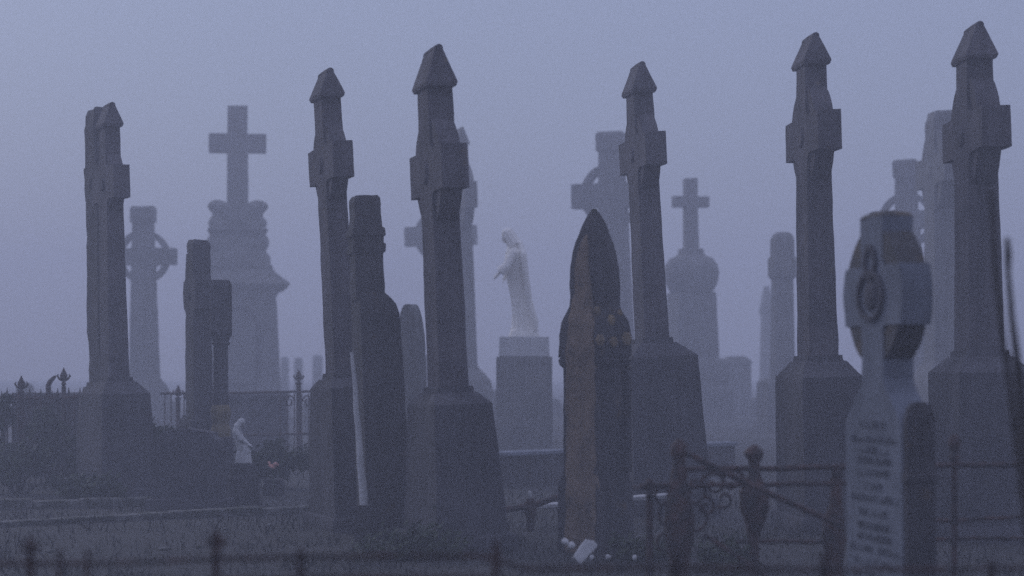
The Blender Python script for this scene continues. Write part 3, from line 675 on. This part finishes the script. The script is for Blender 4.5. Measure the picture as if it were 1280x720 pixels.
def front_railing():
    Y = 6.6; m = Y / F
    t = thing('iron_railing', Vector((0, Y, 0)), 'low rusty railing blurred along the very bottom edge of the picture', 'railing')
    X = lambda px: (px - 640) * m; Zp = lambda py: EYE + (HY - py) * m
    ys = lambda px: (705 - .019 * px if px <= 620 else 711) + 1.5 * math.sin(px * .013)
    for off, r in ((0, .007), (26, .007)):
        MB().tube([(X(px), .01 * math.sin(px * .03), Zp(ys(px) + off)) for px in range(-60, 1361, 60)], r, 8).build('rail', M['iron'], t)
    for px, top in ((38, 672), (270, 662), (376, 686), (620, 676), (845, 694), (1030, 690), (1240, 700)):
        p = MB().loft([(-.1, .013, .013, X(px), 0), (Zp(ys(px)), .013, .013, X(px), 0), (Zp(ys(px) - 8), .017, .017, X(px), 0)], 8).build('post', M['iron'], t)
        s = (ys(px) - 4 - top) * m / .2
        fin(t, X(px), 0, Zp(ys(px) - 6), s, par=p)
    for px, top in ((74, 684), (109, 686)):
        MB().loft([(-.1, .007, .007, X(px), 0), (Zp(top + 4), .007, .007, X(px), 0), (Zp(top), .003, .003, X(px), 0)], 8).build('picket', M['iron'], t)
front_railing()
def left_railing():
    Y = 25.0; m = Y / F
    t = thing('iron_railing', Vector((0, Y, 0)), 'tall iron railing with fleur finials and close pickets at the far left edge', 'railing')
    X = lambda px: (px - 640) * m; Zp = lambda py: EYE + (HY - py) * m
    for py in (497, 588): MB().tube([(X(-30), 0, Zp(py)), (X(60), .01, Zp(py + 1)), (X(112), 0, Zp(py - 1))], .02, 8).build('rail', M['iron'], t)
    for px in range(-26, 112, 7):
        tip = 487 + 3 * math.sin(px * 1.3)
        MB().loft([(-.1, .012, .012, X(px), 0), (Zp(tip + 6), .012, .012, X(px), 0), (Zp(tip), .003, .003, X(px), 0)], 6).build('picket', M['iron'], t)
    for px, top in ((26, 471), (79, 461)):
        p = MB().loft([(-.1, .028, .028, X(px), .03), (Zp(top + 22), .028, .028, X(px), .03)], 8).build('post', M['iron'], t)
        fin(t, X(px), .03, Zp(top + 21), 1.05, par=p)
    MB().tube([(X(60), .02, Zp(497)), (X(60), .02, Zp(482)), (X(62), .02, Zp(477)), (X(66), .02, Zp(473)), (X(69), .02, Zp(470))], [.03, .034, .03, .024, .014], 8).build('hook', M['iron'], t)
left_railing()
def back_railing():
    Y = 30.0; m = Y / F
    t = thing('iron_railing', Vector((0, Y, 0)), 'iron railing with scrolls and a cross tipped post behind the small white statue', 'railing')
    X = lambda px: (px - 640) * m; Zp = lambda py: EYE + (HY - py) * m
    for py in (492, 545): MB().tube([(X(200), 0, Zp(py)), (X(300), .01, Zp(py - 1)), (X(400), 0, Zp(py - 3))], .018, 8).build('rail', M['iron'], t)
    for px, top in ((222, 483), (373, 464)):
        p = MB().loft([(-.1, .035, .035, X(px), .04), (Zp(top + 18), .035, .035, X(px), .04), (Zp(top + 14), .05, .05, X(px), .04)], 8).build('post', M['iron'], t)
        fin(t, X(px), .04, Zp(top + 16), 1.0, par=p)
    for px in list(range(206, 232, 8)) + list(range(350, 400, 9)):
        MB().loft([(-.1, .009, .009, X(px), 0), (Zp(492), .009, .009, X(px), 0)], 6).build('picket', M['iron'], t)
    for px, sg in ((362, 1), (384, -1)):
        pts = [(X(px) + sg * (.07 - .05 * i / 20) * math.cos(i * .4), 0, Zp(502) + (.10 - .07 * i / 20) * math.sin(i * .4)) for i in range(21)]
        MB().tube(pts, .012, 6).build('scroll', M['iron'], t)
back_railing()
# fence rails behind, far right bottom is covered by the ornate railing

# ------------------------------------------------------------------ chest tombs and dark graves at the left
def base_tomb():
    Y = 33.0; m = Y / F; gy = HY + EYE * F / Y; Z = lambda py: (gy - py) * m
    t = thing('chest_tomb', Vector(((297 - 640) * m, Y, 0)), 'wide low tomb behind the railing, below the large plain cross monument', 'tomb', 3)
    MB().loft([(-.2, 64 * m, 26 * m), (Z(500), 61 * m, 24 * m)]).rough(.15, .012, 3, 98).build('tomb_body', M['plinth'], t, .015)
    MB().loft([(Z(500), 63 * m, 26 * m), (Z(494), 64 * m, 27 * m), (Z(490), 60 * m, 24 * m)]).rough(.15, .012, 3, 99).build('lid', M['plinth'], t, .015)
base_tomb()
for px, Y, top, w, yw, lab in ((692, 58, 498, 10, 10, 'low square headstone in fog between the statue pedestal and the brown pointed monument'),
        (612, 52, 486, 9, -20, 'low rounded headstone in fog left of the statue pedestal'), (390, 44, 498, 11, 15, 'low headstone in fog right of the cross tipped railing post'),
        (211, 48, 500, 9, -10, 'low headstone in fog left of the square shouldered cross'), (893, 62, 484, 12, 5, 'squat headstone in fog at the foot of the domed cross monument'),
        (947, 58, 496, 8, 20, 'narrow low headstone in fog left of the round-topped pillar'), (30, 50, 478, 10, 0, 'headstone in fog behind the railing at the far left edge')):
    m_ = Y / F; W_ = w * m_; zt_ = EYE + (HY - top) * m_
    pp = [(-W_, -.2), (W_, -.2), (W_, zt_ - W_ * .8)] + [(W_ * math.cos(a), zt_ - W_ * .8 + W_ * .8 * math.sin(a)) for a in (.35, .7, 1.05, 1.4)]
    pp += [(-x, z) for x, z in pp[-1:1:-1]]
    h_ = MB().prism(pp, .22).rough(.2, .012, 3, px).build('headstone', M['grey'], None, .015)
    h_.matrix_world = Matrix.Translation(((px - 640) * m_, Y, 0)) @ Matrix.Rotation(R(random.uniform(-2, 2)), 4, 'Y') @ Matrix.Rotation(R(yw), 4, 'Z')
    tag(h_, lab, 'headstone', 'low fogged headstones')
def left_tomb():
    Y = 27.0; m = Y / F; gy = HY + EYE * F / Y; Z = lambda py: (gy - py) * m
    t = thing('chest_tomb', Vector(((66 - 640) * m, Y, 0)), 'dark boxy chest tomb behind the railing at the far left', 'tomb', 4)
    MB().loft([(-.2, 47 * m, 30 * m), (Z(504), 45 * m, 28 * m)]).rough(.15, .012, 3, 91).build('tomb_body', M['dark'], t, .015)
    MB().loft([(Z(504), 48 * m, 31 * m), (Z(498), 49 * m, 32 * m), (Z(491), 46 * m, 29 * m)]).rough(.15, .012, 3, 92).build('lid', M['dark'], t, .015)
    Y = 23.0; m = Y / F; gy = HY + EYE * F / Y; Z2 = lambda py: (gy - py) * m
    h = thing('headstone', Vector(((84 - 640) * m, Y, 0)), 'small pale low headstone at the foot of the farthest left gabled cross', 'headstone', -12, 2)
    MB().prism([(-.09, -.1), (.09, -.1), (.09, Z2(602)), (.05, Z2(597)), (-.05, Z2(597)), (-.09, Z2(602))], .08).rough(.06, .005, 5, 93).build('slab', M['kerb'], h, .01)
left_tomb()

# ------------------------------------------------------------------ shrubs, twigs, flowers, rubble
def bush(label, px, Y, w, h, n, name='shrub', leaf=.05, seed=0):
    rnd = random.Random(seed); x0 = (px - 640) / F * Y
    t = thing(name, Vector((x0, Y, 0)), label, 'shrub')
    v, f = [], []
    cl = [(rnd.gauss(0, .36) * w, rnd.gauss(0, .25) * w, h * (.25 + .7 * rnd.random()), rnd.uniform(.12, .28) * w) for _ in range(16)]
    for i in range(n):
        cx, cy, cz, cr = rnd.choice(cl)
        p = Vector((cx + rnd.gauss(0, .5) * cr, cy + rnd.gauss(0, .5) * cr, max(.02, cz * (1 - .35 * (abs(cx) / w) ** 2) + rnd.gauss(0, .5) * cr)))
        a = Vector((rnd.gauss(0, 1), rnd.gauss(0, 1), rnd.gauss(0, 1))).normalized(); q = a.orthogonal().normalized() * rnd.uniform(.5, 1.1) * leaf; r = a.cross(q).normalized() * leaf * .4
        k = len(v); v += [p - q, p + r, p + q, p - r]; f.append((k, k + 1, k + 2, k + 3))
    me = bpy.data.meshes.new('foliage'); me.from_pydata([tuple(c) for c in v], [], f); me.materials.append(M['leaf'])
    o = bpy.data.objects.new('foliage', me); COL.objects.link(o); o.parent = t
    b = MB()
    for cx, cy, cz, cr in cl[:7]: b.tube([(cx * .1, cy * .1, -.05), (cx * .5, cy * .5, cz * .5), (cx, cy, cz)], [.022, .014, .006], 6)
    b.build('stems', M['wood'], t)
bush('dark green bush right of the wide plinth at the far left', 196, 23.0, .42, .78, 1800, seed=1)
bush('dark evergreen bush at the left edge in front of the railing', 20, 23.0, .55, .55, 2200, seed=2)
bush('dense ivy clump grown through the railing at the far left', 64, 24.6, .46, 1.0, 5200, seed=12)
bush('dark scraggy shrub at the very left edge behind the evergreen bush', 4, 24.4, .22, 1.12, 2600, seed=13)
bush('low thin bush behind the small white statue', 345, 24.0, .55, .48, 1800, seed=3)
bush('low leafy clump at the foot of the farthest left plinth', 110, 21.2, .5, .22, 1300, seed=4)
bush('low dark weeds beside the iron railing post at centre right', 905, 14.0, .35, .18, 900, seed=5, leaf=.035)
bush('ragged weeds at the foot of the brown pointed monument', 800, 14.6, .3, .16, 800, seed=6, leaf=.035)
bush('dark weeds growing before the broad plinth of the tall dark cross', 520, 15.0, .6, .16, 1100, seed=7, leaf=.035)
def twigs():
    t = thing('bare_shrub', at(1300, 900, 7.0) * 1.0, 'bare dark twigs rising at the right edge in front of the tallest cross', 'shrub')
    base = at(1300, 900, 7.0); t.location = base
    L_ = lambda px, py, Y: at(px, py, Y) - base
    MB().tube([L_(1300, 900, 7), L_(1288, 700, 7), L_(1276, 590, 7), L_(1262, 480, 7), L_(1252, 410, 7), L_(1244, 330, 7), L_(1239, 236, 7)], [.017, .015, .013, .011, .010, .009, .007], 8).build('stem', M['wood'], t)
    MB().tube([L_(1304, 900, 7.2), L_(1296, 700, 7.2), L_(1282, 560, 7.2), L_(1274, 470, 7.2), L_(1265, 400, 7.2), L_(1260, 340, 7.2), L_(1260, 318, 7.2), L_(1259, 297, 7.2)], [.018, .018, .017, .016, .012, .010, .014, .008], 8).build('stem', M['wood'], t)
    MB().tube([L_(1266, 520, 7.2), L_(1262, 480, 7.1), L_(1262, 440, 7.1)], [.005, .004, .002], 6).build('side_shoot', M['wood'], t)
twigs()
def rubble():
    Y = 14.4
    a, b = at(719, 702, Y), at(742, 676, Y)
    t = thing('broken_slab', (a + b) / 2, 'broken white marble slab tilted at the foot of the brown pointed monument', 'slab', 0)
    d = b - a
    m = MB(); m.loft([(-d.length / 2, .038, .02), (-.02, .046, .022), (d.length / 2 - .03, .05, .022), (d.length / 2, .02, .02, .02, 0)]); m.rough(.04, .006, 9, 95)
    o = m.build('slab_piece', M['pale'], t, .006); o.rotation_euler = (R(-25), math.atan2(d.x, d.z), 0)
    chips = ((706, 677, .028, 'white stone chip left of the broken marble slab'), (714, 682, .03, 'long white stone chip touching the broken marble slab'), (739, 697, .02, 'small pale chip right below the broken marble slab'),
             (760, 696, .022, 'pale chip in front of the dark side of the brown pointed monument'), (793, 697, .018, 'small pale chip below the right corner of the brown pointed monument'),
             (205, 686, .03, 'flat pale stone in the grass, second from left'), (250, 684, .026, 'flat pale stone in the grass near the left railing finial'), (316, 679, .024, 'small flat pale stone in the grass between two railing finials'),
             (62, 689, .03, 'flat pale stone in the grass farthest left'), (338, 656, .02, 'tiny pale stone in the grass below the small white statue'), (283, 661, .02, 'greenish pale stone beside the tiny stone below the small statue'))
    for i, (px, py, r, lab) in enumerate(chips):
        Yc = 14.4 if px > 600 else (EYE - .04) * F / (py - HY)
        p = at(px, py, Yc)
        bb = MB(); bb.blob((0, 0, 0), (r * (1.5 if px < 600 else 1), r, r * (.5 if px < 600 else .9)), 10, 7); bb.rough(.02, .006, 22, i)
        o = bb.build('stone_chip', M['pale' if px > 600 else 'kerb']); o.location = p; tag(o, lab, 'stone', 'pale stones scattered in the grass')
    Y = 22.3
    fl = thing('flower_bunch', at(341, 584, Y), 'small faded pink flower bunch right of the small white statue', 'flowers')
    bb = MB()
    for i in range(9): bb.blob((random.gauss(0, .03), random.gauss(0, .03), random.gauss(.02, .018)), (.022, .022, .018), 8, 6)
    bb.build('petals', M['petal'], fl, remesh=.009)
    z = fl.location.z
    MB().tube([(0, 0, -z), (.01, 0, -z * .4), (0, 0, .01)], .012, 6).build('stalks', M['leaf'], fl)
    ped = MB().loft([(0, .11, .11), (z * .55, .10, .10), (z * .6, .08, .08)]).rough(.06, .006, 6, 96).build('grave_vase_block', M['dark'])
    ped.location = (fl.location.x, Y + .12, 0); tag(ped, 'low dark grave block behind the pink flowers', 'stone block')
rubble()

# ------------------------------------------------------------------ haze: one closed box of even fog round the whole scene
def haze():
    m = bpy.data.materials.new('fog'); m.use_nodes = True; n = m.node_tree; n.nodes.clear()
    o = n.nodes.new('ShaderNodeOutputMaterial'); v = n.nodes.new('ShaderNodeVolumePrincipled')
    v.inputs['Color'].default_value = (.85, .875, .968, 1); v.inputs['Density'].default_value = .0130; v.inputs['Anisotropy'].default_value = .15
    n.links.new(v.outputs[0], o.inputs['Volume'])
    b = MB().box(-215, 215, -50, 240, -1.5, 14)
    h = b.build('haze', m, smooth=0); tag(h, kind='stuff', label='even grey-violet fog filling the graveyard', cat='fog')
haze()
